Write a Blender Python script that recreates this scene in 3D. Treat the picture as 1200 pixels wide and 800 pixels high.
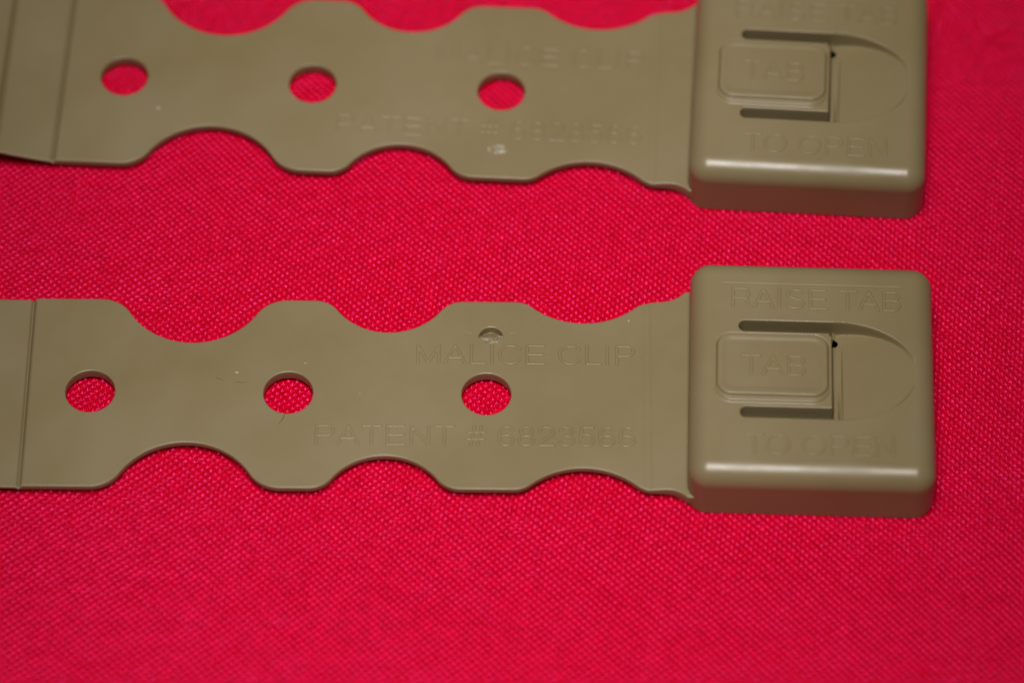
import bpy, bmesh, math
import numpy as np
from mathutils import Vector, Matrix

for o in list(bpy.data.objects):
    bpy.data.objects.remove(o, do_unlink=True)
scn = bpy.context.scene
COL = scn.collection
S = 0.001                      # everything below is authored in millimetres

# ------------------------------------------------------------------ camera
ELEV = 0.96484                 # elevation of the line of sight above the cloth
DIST = 514.0
cam_d = bpy.data.cameras.new('camera')
cam = bpy.data.objects.new('camera', cam_d)
COL.objects.link(cam)
cam.location = (0, -DIST * math.cos(ELEV) * S, DIST * math.sin(ELEV) * S)
cam.rotation_euler = (math.pi / 2 - ELEV, 0, 0)
cam_d.sensor_width = 23.6
cam_d.lens = 5304.8 / 1200 * 23.6
cam_d.clip_start = 0.01
cam_d.clip_end = 20.0
cam_d.dof.use_dof = True
cam_d.dof.focus_distance = 0.511
cam_d.dof.aperture_fstop = 7.8
scn.camera = cam

# ------------------------------------------------------------------ world: a dim room
w = bpy.data.worlds.new('World')
scn.world = w
w.use_nodes = True
wn, wl = w.node_tree.nodes, w.node_tree.links
bg = wn['Background']
bg.inputs['Color'].default_value = (0.92, 0.95, 1.0, 1)
bg.inputs['Strength'].default_value = 0.07

# ------------------------------------------------------------------ flash
def area(name, loc, target, size, sy, power, col):
    d = bpy.data.lights.new(name, 'AREA')
    d.shape = 'RECTANGLE'
    d.size = size * S
    d.size_y = sy * S
    d.energy = power
    d.color = col
    o = bpy.data.objects.new(name, d)
    COL.objects.link(o)
    o.location = Vector(loc) * S
    o.rotation_euler = (Vector(target) - Vector(loc)).to_track_quat('-Z', 'Y').to_euler()
    return o

fl = area('flash', (-8, -66, 330), (-3, -6, 0), 120, 260, 0.153, (1.0, 0.97, 0.94))
fl.data.spread = math.radians(41)

scn.view_settings.view_transform = 'Standard'
scn.view_settings.look = 'None'
scn.view_settings.exposure = 0
scn.view_settings.gamma = 1


# ------------------------------------------------------------------ materials
def new_mat(name):
    m = bpy.data.materials.new(name)
    m.use_nodes = True
    nt = m.node_tree
    b = nt.nodes['Principled BSDF']
    return m, nt, b

def noise(nt, scale, detail=3, rough=0.5):
    tc = nt.nodes.get('TC') or nt.nodes.new('ShaderNodeTexCoord')
    tc.name = 'TC'
    n = nt.nodes.new('ShaderNodeTexNoise')
    n.inputs['Scale'].default_value = scale
    n.inputs['Detail'].default_value = detail
    n.inputs['Roughness'].default_value = rough
    nt.links.new(tc.outputs['Object'], n.inputs['Vector'])
    return n

def ramp(nt, src, p0, c0, p1, c1):
    r = nt.nodes.new('ShaderNodeValToRGB')
    r.color_ramp.elements[0].position = p0
    r.color_ramp.elements[0].color = c0
    r.color_ramp.elements[1].position = p1
    r.color_ramp.elements[1].color = c1
    nt.links.new(src, r.inputs['Fac'])
    return r

def bump(nt, src, dist, strength, prev=None):
    b = nt.nodes.new('ShaderNodeBump')
    b.inputs['Distance'].default_value = dist
    b.inputs['Strength'].default_value = strength
    nt.links.new(src, b.inputs['Height'])
    if prev:
        nt.links.new(prev.outputs['Normal'], b.inputs['Normal'])
    return b

def plastic(name, k=1.0, rough=0.33, b_=1.0):
    m, nt, b = new_mat(name)
    n1 = noise(nt, 45, 4, 0.55)
    c = ramp(nt, n1.outputs['Fac'], 0.3, (0.186 * k, 0.140 * k, 0.066 * k * b_, 1), 0.7, (0.218 * k, 0.171 * k, 0.096 * k * b_, 1))
    nt.links.new(c.outputs['Color'], b.inputs['Base Color'])
    n2 = noise(nt, 160, 3, 0.6)
    rr = ramp(nt, n2.outputs['Fac'], 0.3, (rough - .07,) * 3 + (1,), 0.7, (rough + .08,) * 3 + (1,))
    nt.links.new(rr.outputs['Color'], b.inputs['Roughness'])
    n3 = noise(nt, 3500, 2, 0.6)
    n4 = noise(nt, 220, 3, 0.5)
    b1 = bump(nt, n4.outputs['Fac'], 0.00012, 0.25)
    b2 = bump(nt, n3.outputs['Fac'], 0.00002, 0.22, b1)
    nt.links.new(b2.outputs['Normal'], b.inputs['Normal'])
    b.inputs['IOR'].default_value = 1.5
    return m

M_PL = plastic('tan_plastic', 1.0, 0.34, 0.95)
M_PB = plastic('tan_plastic_buckle', 0.98, 0.35, 0.93)
M_NICK, _nt, _b = new_mat('torn_plastic')
_n = noise(_nt, 900, 3, 0.6)
_c = ramp(_nt, _n.outputs['Fac'], 0.35, (0.19, 0.15, 0.08, 1), 0.65, (0.38, 0.35, 0.27, 1))
_nt.links.new(_c.outputs['Color'], _b.inputs['Base Color'])
_b.inputs['Roughness'].default_value = 0.3

M_DUST, _nt, _b = new_mat('pale_dust')
_b.inputs['Base Color'].default_value = (0.38, 0.35, 0.28, 1)
_b.inputs['Roughness'].default_value = 0.6
M_HAIR, _nt, _b = new_mat('dark_fibre')
_b.inputs['Base Color'].default_value = (0.13, 0.10, 0.065, 1)
_b.inputs['Roughness'].default_value = 0.5

M_FAB, nt, b = new_mat('red_woven_nylon')
n1 = noise(nt, 900, 3, 0.6)
c = ramp(nt, n1.outputs['Fac'], 0.3, (0.43, 0.0, 0.007, 1), 0.7, (0.59, 0.0, 0.014, 1))
nt.links.new(c.outputs['Color'], b.inputs['Base Color'])
n2 = noise(nt, 2600, 3, 0.7)
rr = ramp(nt, n2.outputs['Fac'], 0.3, (.12,) * 3 + (1,), 0.7, (.27,) * 3 + (1,))
nt.links.new(rr.outputs['Color'], b.inputs['Roughness'])
n3 = noise(nt, 6000, 2, 0.6)
bb = bump(nt, n3.outputs['Fac'], 0.00004, 1.0)
nt.links.new(bb.outputs['Normal'], b.inputs['Normal'])
b.inputs['Specular IOR Level'].default_value = 0.85
b.inputs['Specular Tint'].default_value = (1.0, 0.08, 0.50, 1)


# ------------------------------------------------------------------ helpers
def link(name, me, m, parent=None):
    o = bpy.data.objects.new(name, me)
    COL.objects.link(o)
    if m:
        me.materials.append(m)
    if parent:
        o.parent = parent
    return o

def grid_mesh(name, P, mask=None, normals=None):
    """P: (nu, nv, 3) in mm -> smooth quad mesh (optionally only masked faces)"""
    nu, nv, _ = P.shape
    idx = np.arange(nu * nv).reshape(nu, nv)
    q = np.stack([idx[:-1, :-1], idx[1:, :-1], idx[1:, 1:], idx[:-1, 1:]], -1)
    q = q[mask] if mask is not None else q.reshape(-1, 4)
    used, inv = np.unique(q, return_inverse=True)
    q = inv.reshape(-1, 4)
    V = P.reshape(-1, 3)[used] * S
    me = bpy.data.meshes.new(name)
    me.vertices.add(len(V))
    me.vertices.foreach_set('co', V.astype(np.float32).ravel())
    me.loops.add(q.size)
    me.loops.foreach_set('vertex_index', q.astype(np.int32).ravel())
    me.polygons.add(len(q))
    me.polygons.foreach_set('loop_start', np.arange(0, q.size, 4, dtype=np.int32))
    me.polygons.foreach_set('use_smooth', np.ones(len(q), dtype=bool))
    me.update(calc_edges=True)
    if normals is not None:
        me.normals_split_custom_set_from_vertices(normals.reshape(-1, 3)[used].tolist())
    return me

def grid_normals(P):
    du = np.gradient(P, axis=0)
    dv = np.gradient(P, axis=1)
    n = np.cross(du, dv)
    return n / np.maximum(np.linalg.norm(n, axis=-1, keepdims=True), 1e-12)

def sstep(a, b, x):
    t = np.clip((x - a) / (b - a), 0, 1)
    return t * t * (3 - 2 * t)

def sd_rrect(x, y, x0, x1, y0, y1, r):
    cx, cy, hx, hy = (x0 + x1) / 2, (y0 + y1) / 2, (x1 - x0) / 2 - r, (y1 - y0) / 2 - r
    dx, dy = np.abs(x - cx) - hx, np.abs(y - cy) - hy
    return np.hypot(np.maximum(dx, 0), np.maximum(dy, 0)) + np.minimum(np.maximum(dx, dy), 0) - r

def value_noise(x, y, cell, seed):
    rng = np.random.RandomState(seed)
    G = rng.rand(256, 256) * 2 - 1
    u, v = x / cell + 100, y / cell + 100
    i, j = np.floor(u).astype(int), np.floor(v).astype(int)
    fu, fv = u - i, v - j
    fu, fv = fu * fu * (3 - 2 * fu), fv * fv * (3 - 2 * fv)
    g = lambda a, b_: G[a % 256, b_ % 256]
    return (g(i, j) * (1 - fu) + g(i + 1, j) * fu) * (1 - fv) + (g(i, j + 1) * (1 - fu) + g(i + 1, j + 1) * fu) * fv

# ------------------------------------------------------------------ the cloth
def axis(a, b_, step, lo, hi):
    mid = np.arange(a, b_ + step / 2, step)
    left = a - np.geomspace(0.3, a - lo, 40)[::-1]
    right = b_ + np.geomspace(0.3, hi - b_, 40)
    return np.concatenate([left, mid, right])

def weave(X, Y):
    # slow drift of the threads, as cloth lies
    Xw = X + 0.55 * value_noise(X, Y, 34, 3) + 0.10 * value_noise(X, Y, 5, 4)
    Yw = Y + 0.75 * value_noise(X, Y, 38, 5) + 0.10 * value_noise(X, Y, 5, 6)
    a = math.radians(-6.0)
    u = (Xw * math.cos(a) + Yw * math.sin(a)) / 0.505      # across upright threads
    v = (-Xw * math.sin(a) + Yw * math.cos(a)) / 0.462     # across flat threads
    i, j = np.round(u), np.round(v)
    rng = np.random.RandomState(11)
    T = rng.rand(512)
    H = rng.rand(512, 512)
    hi = H[(i.astype(int)) % 512, (j.astype(int)) % 512]
    tu = T[i.astype(int) % 512]
    tv = T[(j.astype(int) + 77) % 512]
    cu, cv = u - i, v - j
    r = 0.175
    zf = (0.090 + 0.030 * hi + 0.045 * (hi > 0.93) + 0.020 * value_noise(X, Y, 3.1, 12)) * np.cos(np.pi * (u + j)) - r * (1 - np.sqrt(np.clip(1 - (1.55 * cv) ** 2, 0, 1))) + 0.014 * (tv - .5)
    zu = -0.060 * np.cos(np.pi * (v + i)) - r * (1 - np.sqrt(np.clip(1 - (1.55 * cu) ** 2, 0, 1))) - 0.045 + 0.014 * (tu - .5)
    k = sstep(-70, 60, X + 0.5 * Y + 18 * value_noise(X, Y, 25, 9))
    diag = 0.050 * k * np.cos(np.pi * (u + v)) + 0.028 * (1 - k) * np.cos(np.pi * (u - v))
    zf, zu = zf + diag, zu + diag
    return np.maximum(np.maximum(zf, zu), -0.14)

xs = axis(-80, 80, 0.1, -420, 420)
ys = axis(-62, 74, 0.1, -420, 420)
X, Y = np.meshgrid(xs, ys, indexing='ij')
Z = weave(X, Y)
inside = ((X > -80.01) & (X < 80.01) & (Y > -62.01) & (Y < 74.01))
Z = np.where(inside, Z, -0.02)
Z = Z - 0.12
# gentle undulation away from the clips
Z += 0.25 * value_noise(X, Y, 30, 21) * sstep(18, 40, np.abs(Y - 4) * 1.0)
fab = link('fabric', grid_mesh('fabric', np.stack([X, Y, Z], -1)), M_FAB)
fab['kind'] = 'structure'
fab['label'] = 'bright red finely woven cloth lying flat under both clips'
del X, Y, Z

# ------------------------------------------------------------------ strap outline
PITCH = 22.238
HW = 12.7
XR = 68.6
def half_profile(xl):
    pts = [(xl, HW), (-7.0, HW)]
    def arc(cx, cy, r, a0, a1, n=14):
        for t in np.linspace(a0, a1, n):
            pts.append((cx + r * math.cos(t), cy + r * math.sin(t)))
    for xc, yn, R, r in ((11.12, 6.77, 8.45, 4.0), (33.3, 8.36, 7.2, 3.2), (55.4, 9.82, 9.0, 3.0)):
        dy = yn + R - (HW - r)
        dx = math.sqrt((R + r) ** 2 - dy ** 2)
        a = math.atan2(dy, dx)
        arc(xc - dx, HW - r, r, math.pi / 2, a)
        arc(xc, yn + R, R, math.pi + a, 2 * math.pi - a, 30)
        arc(xc + dx, HW - r, r, math.pi - a, math.pi / 2)
    pts += [(64.6, 12.72), (65.4, 12.85), (66.2, 13.25), (66.9, 13.85), (XR, 14.0)]
    out = [pts[0]]
    for p in pts[1:]:
        if math.hypot(p[0] - out[-1][0], p[1] - out[-1][1]) > 0.02:
            out.append(p)
    return out

ZB, ZT = 0.25, 1.62
def make_strap(name, xl, lift, extra_hole, parent):
    T = ZT - ZB
    up = half_profile(xl)
    loops = [up + [(x, -y) for x, y in reversed(up)]]
    circ = lambda cx, cy, r, n: [(cx + r * math.cos(-2 * math.pi * k / n), cy + r * math.sin(-2 * math.pi * k / n)) for k in range(n)]
    for k in range(3):
        loops.append(circ(k * PITCH, 0, 2.78, 72))
    if extra_hole:
        gx, gy, gr = extra_hole
        ang = np.linspace(math.pi, 0, 26)
        L = [(gx + gr * math.cos(a_), gy + gr * math.sin(a_)) for a_ in ang]
        L += [(gx + gr * (1 - q / 6), gy - 0.32 * math.sin(math.pi * q / 12)) for q in range(1, 12)]
        loops.append(L)
    cu = bpy.data.curves.new('tmp', 'CURVE')
    cu.dimensions = '2D'
    cu.fill_mode = 'BOTH'
    for L in loops:
        s = cu.splines.new('POLY')
        s.points.add(len(L) - 1)
        for p, q in zip(s.points, L):
            p.co = (q[0], q[1], 0, 1)
        s.use_cyclic_u = True
    bd = 0.16
    cu.bevel_depth = bd
    cu.bevel_resolution = 3
    cu.offset = -bd
    cu.extrude = T / 2 - bd
    ob = bpy.data.objects.new('tmp', cu)
    COL.objects.link(ob)
    dg = bpy.context.evaluated_depsgraph_get()
    me = bpy.data.meshes.new_from_object(ob.evaluated_get(dg))
    bpy.data.objects.remove(ob)
    me.name = name
    bm = bmesh.new()
    bm.from_mesh(me)
    bmesh.ops.remove_doubles(bm, verts=bm.verts, dist=1e-4)
    cuts = list(np.arange(xl + 1.5, 62, 2.5)) + list(np.arange(61.5, 68.4, 0.35))
    for c0 in (-7.0, -13.85):
        cuts += list(np.arange(c0 - 0.6, c0 + 0.61, 0.06))
    cuts += list(np.arange(xl + 0.5, -7.7, 0.6))
    for c0 in sorted(set(round(float(c), 3) for c in cuts)):
        if c0 <= xl + 0.05:
            continue
        bmesh.ops.bisect_plane(bm, geom=bm.verts[:] + bm.edges[:] + bm.faces[:], dist=1e-5,
                               plane_co=(c0, 0, 0), plane_no=(1, 0, 0))
    bmesh.ops.recalc_face_normals(bm, faces=bm.faces[:])
    for f in bm.faces:
        f.smooth = True
    bm.to_mesh(me)
    bm.free()
    n = len(me.vertices)
    co = np.zeros(n * 3, dtype=np.float32)
    me.vertices.foreach_get('co', co)
    co = co.reshape(-1, 3).astype(float)
    me.update()
    vn = np.array([v.normal[:] for v in me.vertices])
    t = (co[:, 2] + T / 2) / T
    def ztop(x):
        web = sstep(-7.28, -6.98, x) + sstep(-13.72, -14.02, x)
        z = ZT - 0.32 * (1 - np.clip(web, 0, 1))
        z = z - 0.40 * np.exp(-((x + 7.16) / 0.24) ** 2) - 0.40 * np.exp(-((x + 13.8) / 0.27) ** 2)
        z = z + 0.55 * np.clip((x - 62.4) / 4.6, 0, 1) - 0.10 * np.exp(-((x - 62.6) / 0.35) ** 2)
        return z + bend(x)
    def zbot(x):
        web = sstep(-7.3, -6.95, x) + sstep(-13.7, -14.05, x)
        return ZB + 0.15 * (1 - np.clip(web, 0, 1)) - 0.2 * sstep(63, 66.5, x) + bend(x)
    def bend(x):
        a = np.maximum(-7.0 - x, 0)
        c = np.maximum(-13.85 - x, 0)
        return lift * (0.17 * a + 0.010 * a ** 2) + lift * (0.10 * c)
    x = co[:, 0]
    zt, zb = ztop(x), zbot(x)
    co[:, 2] = zb + t * (zt - zb)
    near_hole = np.zeros(n, dtype=bool)
    for k in range(3):
        near_hole |= np.hypot(x - k * PITCH, co[:, 1]) < 3.3
    tuck = 0.42 * np.clip(1 - t / 0.75, 0, 1) ** 1.3
    co[:, 1] -= np.where(near_hole | (np.abs(co[:, 1]) < 4), 0, np.sign(co[:, 1]) * tuck)
    top, bot = t > 1 - 1e-4, t < 1e-4
    d = (ztop(x + 0.02) - ztop(x - 0.02)) / 0.04
    nt_ = np.stack([-d, np.zeros(n), np.ones(n)], -1)
    nt_ /= np.linalg.norm(nt_, axis=1, keepdims=True)
    vn[top] = nt_[top]
    vn[bot] = (0, 0, -1)
    me.vertices.foreach_set('co', (co * S).astype(np.float32).ravel())
    me.update()
    me.normals_split_custom_set_from_vertices(vn.tolist())
    return link(name, me, M_PL, parent)

def _arc(cx, cy, rx, ry, a0, a1, n=12):
    return [(cx + rx * math.cos(math.radians(a0 + (a1 - a0) * k / n)), cy + ry * math.sin(math.radians(a0 + (a1 - a0) * k / n))) for k in range(n + 1)]

# plain grotesque capitals as centre lines: advance width, strokes (cap height 1, stroke .13)
GL = {
 'I': (0.39, [[(.195, .06), (.195, .94)]]),
 'L': (0.77, [[(.17, .94), (.17, .065), (.70, .065)]]),
 'T': (0.85, [[(.08, .935), (.77, .935)], [(.425, .935), (.425, .06)]]),
 'E': (0.93, [[(.82, .935), (.18, .935), (.18, .065), (.84, .065)], [(.18, .515), (.78, .515)]]),
 'M': (1.15, [[(.17, .06), (.17, .92), (.575, .08), (.98, .92), (.98, .06)]]),
 'N': (1.00, [[(.17, .06), (.17, .92), (.83, .08), (.83, .94)]]),
 'A': (0.93, [[(.08, .06), (.465, .92), (.85, .06)], [(.22, .34), (.71, .34)]]),
 'P': (0.93, [[(.18, .06), (.18, .935), (.56, .935)] + _arc(.56, .70, .26, .235, 90, -90) + [(.18, .465)]]),
 'R': (1.00, [[(.18, .06), (.18, .935), (.60, .935)] + _arc(.60, .71, .24, .225, 90, -90) + [(.18, .485)],
              [(.60, .485), (.74, .42), (.80, .30), (.81, .14), (.88, .06)]]),
 'B': (0.93, [[(.18, .065), (.18, .935), (.54, .935)] + _arc(.54, .73, .22, .205, 90, -90) + [(.18, .525)],
              [(.54, .525)] + _arc(.56, .295, .25, .23, 90, -90) + [(.18, .065)]]),
 'O': (1.08, [_arc(.54, .5, .44, .435, 0, 360, 40)]),
 'C': (1.00, [_arc(.53, .5, .42, .435, 38, 322, 34)]),
 'S': (0.93, [_arc(.465, .72, .31, .215, 20, 180, 12) + _arc(.465, .72, .31, .17, 190, 235, 4) + [(.465, .52)]
              + _arc(.465, .29, .34, .19, 55, -10, 6) + _arc(.465, .27, .34, .205, -20, -165, 12)]),
 '#': (0.77, [[(.20, .04), (.34, .96)], [(.46, .04), (.60, .96)], [(.06, .34), (.70, .34)], [(.09, .66), (.73, .66)]]),
 '6': (0.77, [_arc(.385, .305, .265, .24, 0, 360, 30), _arc(.41, .5, .29, .435, 42, 185, 18) + [(.12, .40)] + [(.12, .305)]]),
 '8': (0.77, [_arc(.385, .725, .225, .21, 0, 360, 28), _arc(.385, .29, .27, .225, 0, 360, 30)]),
 '2': (0.77, [_arc(.385, .69, .265, .245, 170, -30, 18) + [(.16, .20), (.12, .065), (.67, .065)]]),
 '3': (0.77, [_arc(.37, .725, .23, .21, 165, -80, 18) + [(.33, .52)], [(.33, .52)] + _arc(.375, .29, .27, .225, 85, -165, 20)]),
 '5': (0.77, [[(.62, .935), (.22, .935), (.145, .47)] + _arc(.375, .33, .275, .265, 130, -155, 20)]),
 ' ': (0.39, []),
}

def lettering(body, x0, x1, y0, y1, z, parent, m, h=0.10, name='raised_lettering', w=0.155):
    """raised moulded letters as a fine relief; only the faces that stand proud are kept"""
    H_ = y1 - y0
    adv = 0
    segs = []
    for ch in body:
        wd, st = GL[ch]
        for L in st:
            for p, q in zip(L[:-1], L[1:]):
                segs.append((p[0] + adv, p[1], q[0] + adv, q[1]))
        adv += wd
    mnx = min(min(a[0], a[2]) for a in segs) - .065
    mxx = max(max(a[0], a[2]) for a in segs) + .065
    kx = (x1 - x0) / (mxx - mnx)
    st = 0.04
    gx = np.arange(x0 - .4, x1 + .4, st)
    gy = np.arange(y0 - .4, y1 + .4, st)
    X, Y = np.meshgrid(gx, gy, indexing='ij')
    D = np.full(X.shape, 9.0)
    for ax, ay, bx_, by_ in segs:
        ax, bx_ = x0 + (ax - mnx) * kx, x0 + (bx_ - mnx) * kx
        ay, by_ = y0 + ay * H_, y0 + by_ * H_
        i0 = max(int((min(ax, bx_) - .6 - gx[0]) / st), 0)
        i1 = int((max(ax, bx_) + .6 - gx[0]) / st) + 1
        xs_, ys_ = X[i0:i1], Y[i0:i1]
        vx, vy = bx_ - ax, by_ - ay
        t = np.clip(((xs_ - ax) * vx + (ys_ - ay) * vy) / max(vx * vx + vy * vy, 1e-9), 0, 1)
        D[i0:i1] = np.minimum(D[i0:i1], np.hypot(xs_ - ax - t * vx, ys_ - ay - t * vy))
    sd = D - w * H_ / 2.8 * 1.12
    Zr = z - 0.03 + (h + 0.03) * sstep(0.07, -0.06, sd)
    P = np.stack([X, Y, Zr], -1)
    sdc = (sd[:-1, :-1] + sd[1:, 1:]) / 2
    return link(name, grid_mesh(name, P, sdc < 0.14, grid_normals(P)), m, parent)

# ------------------------------------------------------------------ buckle
BX0, BX1, BY, BH = 67.14, 94.36, 14.81, 7.30
BR = 2.3
def tab_height(x, y):
    """relief of the top face, mm above/below BH"""
    h = np.zeros_like(x)
    yc = -0.33
    # raised pad with a second softer step round it
    sp = sd_rrect(x, y, 70.15, 82.45, -4.05, 4.25, 1.7)
    h += 0.26 * sstep(0.12, -0.16, sp)
    so = sd_rrect(x, y, 70.0, 82.6, -4.72, 4.36, 1.9)
    h += 0.24 * sstep(0.16, -0.16, so)
    h -= 0.12 * np.exp(-((sp - 0.14) / 0.10) ** 2)
    h -= 0.09 * sstep(-0.45, -1.15, sp)
    wl = 0.10
    def cut(sd, depth, w=wl):
        return depth * sstep(w, -w, sd)
    d = np.zeros_like(x)
    back = sd_rrect(x, y, 72.65, 86.0, 4.87, 6.12, 0.6)
    back = np.maximum(back, x - 83.1)
    front = sd_rrect(x, y, 72.85, 84.1, -6.68, -5.45, 0.55)
    front = np.maximum(front, x - 83.15)
    d = np.maximum(d, cut(back, 2.5))
    d = np.maximum(d, cut(front, 2.3))
    # slit at the end of the tab, and the round notch of its far corner
    slit = sd_rrect(x, y, 83.05, 84.2, -6.68, 6.12, 0.1)
    d = np.maximum(d, cut(slit, 1.95, 0.11) * (0.75 + 0.25 * sstep(-6.7, 0, y)))
    g1 = sd_rrect(x, y, 82.98, 83.16, -6.0, 4.9, 0.08)
    d = np.maximum(d, cut(g1, 2.5, 0.09))
    g2 = sd_rrect(x, y, 83.68, 83.84, -6.0, 4.9, 0.08)
    d = np.maximum(d, cut(g2, 2.16, 0.08))
    hole = np.hypot((x - 83.22) / 1.0, y - 4.66) - 0.46
    d = np.maximum(d, cut(hole, 2.6, 0.12))
    corner = np.maximum(82.45 - x, 4.3 - y)
    rnd = np.maximum(corner, 0.62 - np.hypot(x - 82.45, y - 4.3))
    d = np.maximum(d, cut(np.maximum(rnd, x - 83.2), 3.3) * (y < 5.2))
    # thumb scoop: D shape, floor rising to the right
    ex = (x - 83.4) / 8.95
    ey = (y + 0.30) / 6.42
    e = np.sqrt(ex ** 2 + ey ** 2)
    sd = (e - 1) * 6.4
    sd = np.where(x < 83.4, np.maximum(sd, 83.35 - x), sd)
    fl = 2.15 * np.clip(1 - ex, 0, 1) ** 0.85 * (0.80 + 0.20 * ey) + 0.02
    d = np.maximum(d, fl * sstep(0.14, -0.14, sd) * (x > 83.2))
    # fine parting line above the word
    h -= 0.035 * np.exp(-((y - 11.25) / 0.07) ** 2) * sstep(70.3, 70.9, x) * sstep(91.0, 90.4, x)
    # round lip on the cut edges
    lip = np.minimum(back, front)
    h -= 0.05 * np.exp(-(np.maximum(lip, 0) / 0.14) ** 2) * (d < 0.2)
    return h - d

def make_buckle(parent):
    R = BR
    step = 0.075
    ix0, ix1, iy = BX0 + R, BX1 - R, BY - R
    nx, ny = int((ix1 - ix0) / step) + 1, int(2 * iy / step) + 1
    fil = np.linspace(0, R * math.pi / 2, 13)[1:]
    wall = R * math.pi / 2 + np.array([1.3, 2.6, 3.9, 4.7, BH - R - 0.25, BH - R - 0.12, BH - R])
    wall = np.array(sorted(set(wall)))
    ext = np.concatenate([fil, wall])
    # signed excess along each axis
    gu = np.concatenate([-ext[::-1], np.zeros(nx), ext])
    gv = np.concatenate([-ext[::-1], np.zeros(ny), ext])
    bx = np.concatenate([np.full(len(ext), ix0), np.linspace(ix0, ix1, nx), np.full(len(ext), ix1)])
    by = np.concatenate([np.full(len(ext), -iy), np.linspace(-iy, iy, ny), np.full(len(ext), iy)])
    A, B = np.meshgrid(gu, gv, indexing='ij')
    X, Y = np.meshgrid(bx, by, indexing='ij')
    aA, aB = np.abs(A), np.abs(B)
    d = np.maximum(aA, aB)
    mn = np.minimum(aA, aB)
    th = np.where(d > 0, mn / np.maximum(d, 1e-9), 0) * (math.pi / 4)
    ux = np.where(aA >= aB, np.cos(th), np.sin(th)) * np.sign(A)
    uy = np.where(aA >= aB, np.sin(th), np.cos(th)) * np.sign(B)
    phi = np.clip(d / R, 0, math.pi / 2)
    over = np.maximum(d - R * math.pi / 2, 0)
    rad = R * np.sin(phi)
    z = BH - R + R * np.cos(phi) - over
    # foot tucks in slightly
    rad = rad - 0.08 * sstep(0.3, 0.0, z)
    z = np.maximum(z, 0.0)
    relief = np.where(d <= 1e-9, tab_height(X, Y), 0)
    P = np.stack([X + ux * rad, Y + uy * rad, z + relief], -1)
    N = grid_normals(P)
    # exact normals on the smooth shell
    sh = d > 1e-9
    Ns = np.stack([ux * np.sin(phi), uy * np.sin(phi), np.cos(phi)], -1)
    N = np.where(sh[..., None], Ns, N)
    Xc = (P[:-1, :-1, 0] + P[1:, 1:, 0]) / 2
    Yc = (P[:-1, :-1, 1] + P[1:, 1:, 1]) / 2
    tab = (Xc > 69.25) & (Xc < 83.22) & (Yc > -5.62) & (Yc < 5.02)
    opening = np.hypot(Xc - 83.22, Yc - 4.66) < 0.5      # goes right through into the hollow shell
    body = link('buckle', grid_mesh('buckle', P, ~tab & ~opening, N), M_PB, parent)
    tb = link('release_tab', grid_mesh('release_tab', P, tab & ~opening, N), M_PB, body)
    return body, tb

# ------------------------------------------------------------------ small marks
def rough_patch(name, cx, cy, z, rx, ry, h, seed, parent, m, cell=0.35):
    xs_ = np.linspace(-1, 1, 41)
    U, V = np.meshgrid(xs_, xs_, indexing='ij')
    rr_ = np.hypot(U, V)
    prof = np.clip(1 - rr_ ** 2, 0, 1)
    n = value_noise(U * rx, V * ry, cell, seed) + 0.6 * value_noise(U * rx, V * ry, cell * .4, seed + 1)
    Zp = z - 0.03 + prof * (0.35 + 0.9 * n) * h
    P = np.stack([cx + U * rx, cy + V * ry, np.maximum(Zp, z - 0.06)], -1)
    return link(name, grid_mesh(name, P), m, parent)

def tube(name, pts, r, parent, m):
    pts = [Vector(p) for p in pts]
    V, F = [], []
    k = 8
    for i, p in enumerate(pts):
        t = (pts[min(i + 1, len(pts) - 1)] - pts[max(i - 1, 0)]).normalized()
        s = t.cross(Vector((0, 0, 1))).normalized()
        u = s.cross(t)
        rr_ = r * (0.35 if i in (0, len(pts) - 1) else 1)
        for a in range(k):
            an = 2 * math.pi * a / k
            V.append((p + s * math.cos(an) * rr_ + u * math.sin(an) * rr_) * S)
    for i in range(len(pts) - 1):
        for a in range(k):
            F.append((i * k + a, i * k + (a + 1) % k, (i + 1) * k + (a + 1) % k, (i + 1) * k + a))
    F.append(tuple(range(k)))
    F.append(tuple(range(len(V) - 1, len(V) - 1 - k, -1)))
    me = bpy.data.meshes.new(name)
    me.from_pydata(V, [], F)
    for p in me.polygons:
        p.use_smooth = True
    bm = bmesh.new(); bm.from_mesh(me)
    bmesh.ops.recalc_face_normals(bm, faces=bm.faces[:])
    bm.to_mesh(me); bm.free()
    return link(name, me, m, parent)

def gate_plug(cx, cy, r, parent):
    """half-moon recess: floor level at the near side, sunk at the far side"""
    a = np.linspace(0, 2 * math.pi, 61)
    q = np.linspace(0, 1, 26)
    A, Q = np.meshgrid(a, q, indexing='ij')
    R_ = (r - 0.01) * Q
    x, y = R_ * np.cos(A), R_ * np.sin(A)
    z = ZT - 0.12 - 0.75 * sstep(-0.3, 1.3, y) + 0.12 * np.clip(1 - (x / 0.9) ** 2, 0, 1) + 0.05 * value_noise(x, y, .25, 8)
    P = np.stack([cx + x, cy + y, z], -1)[:, ::-1]
    return link('moulding_gate', grid_mesh('moulding_gate', P), M_PL, parent)

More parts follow.
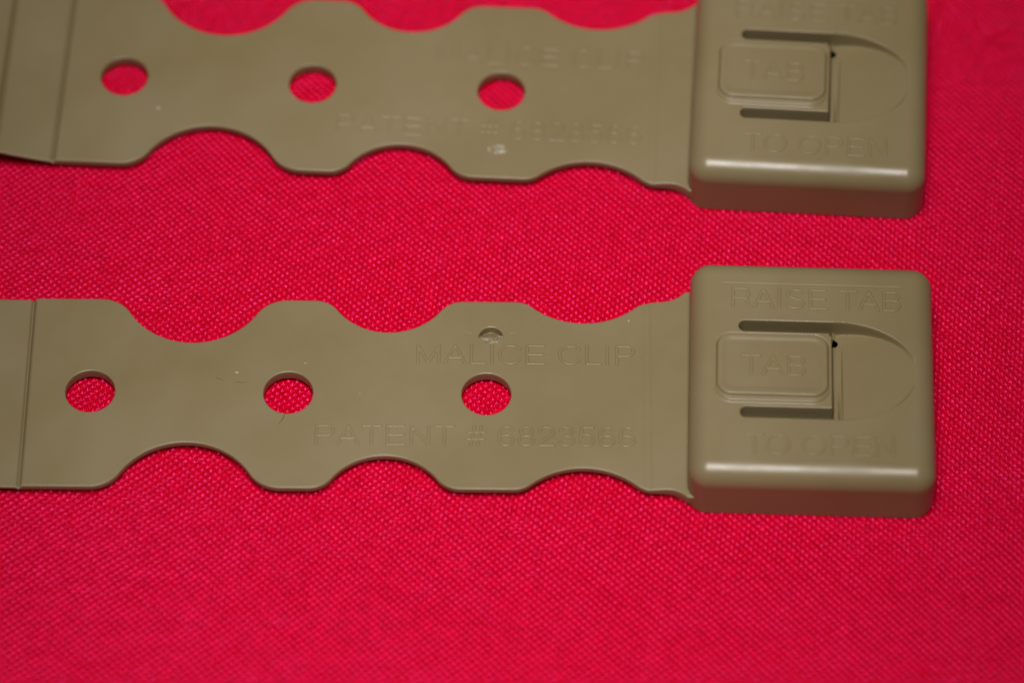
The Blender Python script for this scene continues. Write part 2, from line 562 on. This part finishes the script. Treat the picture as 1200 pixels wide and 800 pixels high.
# ------------------------------------------------------------------ the clips
def make_clip(pose, label, lift, xl, gate, skew, hl):
    root = bpy.data.objects.new('strap_clip', None)
    COL.objects.link(root)
    root.location = (pose[0] * S, pose[1] * S, 0)
    root.rotation_euler = (0, 0, pose[2])
    root.empty_display_size = 0.01
    root['label'] = label
    root['category'] = 'strap clip'
    root['group'] = 'tan plastic strap clips on red cloth'
    strap = make_strap('strap', xl, lift, gate if gate and len(gate) == 3 else None, root)
    lettering('MALICE CLIP', 36.5, 61.2, 4.0, 6.8, ZT, strap, M_PL, hl)
    lettering('PATENT # 6823566', 25.4, 61.2, -7.0, -4.2, ZT, strap, M_PL, hl)
    body, tb = make_buckle(root)
    lettering('RAISE TAB', 71.7, 90.7, 7.9, 10.75, BH, body, M_PB)
    lettering('TO OPEN', 73.2, 89.8, -11.65, -8.85, BH, body, M_PB)
    lettering('TAB', 72.8, 80.0, -1.45, 1.4, BH + 0.41, body, M_PB)
    # the buckle sits a degree or so askew on its strap
    cx = (BX0 + BX1) / 2
    body.rotation_euler = (0, 0, skew[0])
    body.location = ((cx - cx * math.cos(skew[0]) + skew[1]) * S, (-cx * math.sin(skew[0]) + skew[2]) * S, 0)
    return root, strap

near, s0 = make_clip((-47.354, -7.881, -0.00908),
    'nearer tan plastic strap clip with its whole square buckle in view',
    0.12, -30, (44.9, 7.75, 1.36), (-0.024, 0, 0), 0.095)
far, s1 = make_clip((-45.675, 36.872, -0.0499),
    'farther tan plastic strap clip, its buckle cut off by the top edge',
    1.0, -30, None, (-0.014, -0.2, -0.15), 0.075)

gate_plug(44.9, 7.75, 1.36, s0)
rough_patch('gate_tear', 44.75, 7.15, ZT, 1.0, 0.5, 0.34, 31, s0, M_NICK)
rough_patch('gate_tear', 45.9, 7.7, ZT, 0.35, 0.25, 0.3, 33, s0, M_NICK)
arc_pts = []
for t in np.linspace(math.radians(227), math.radians(321), 26):
    arc_pts.append((44.9 + 8.1 * math.cos(t), 16.1 + 8.1 * math.sin(t), ZT - 0.035))
pl = [p for p in arc_pts if p[0] < 43.4]
pr = [p for p in arc_pts if p[0] > 46.4]
tube('witness_line', pl, 0.065, s0, M_PL)
tube('witness_line', pr, 0.065, s0, M_PL)
rough_patch('gate_tear', 44.5, -8.55, ZT, 1.25, 0.8, 0.26, 44, s1, M_NICK, 0.28)
rough_patch('dust_speck', 60.5, 10.15, ZT, 0.16, 0.14, 0.2, 51, s0, M_DUST)
rough_patch('dust_speck', 4.9, 1.1, ZT, 0.2, 0.1, 0.14, 52, s0, M_DUST)
rough_patch('dust_speck', 30.3, -0.1, ZT, 0.17, 0.1, 0.14, 53, s0, M_DUST)
rough_patch('dust_speck', 24.0, 4.0, ZT, 0.25, 0.1, 0.14, 54, s0, M_DUST)
rough_patch('dust_speck', 16.3, 2.7, ZT, 0.3, 0.18, 0.16, 55, s0, M_DUST)
rough_patch('dust_speck', 4.4, -4.5, ZT, 0.3, 0.25, 0.3, 56, s1, M_DUST)
tube('fibre', [(21.3, -4.3, ZT), (21.6, -3.8, ZT + .05), (21.9, -3.2, ZT + .04), (22.0, -2.8, ZT)], 0.05, s0, M_HAIR)
tube('fibre', [(13.9, 2.0, ZT), (14.6, 1.75, ZT + .03), (15.0, 1.4, ZT)], 0.03, s0, M_HAIR)
tube('fibre', [(16.2, 1.4, ZT), (16.9, 1.3, ZT + .03), (17.5, 1.35, ZT)], 0.035, s0, M_HAIR)
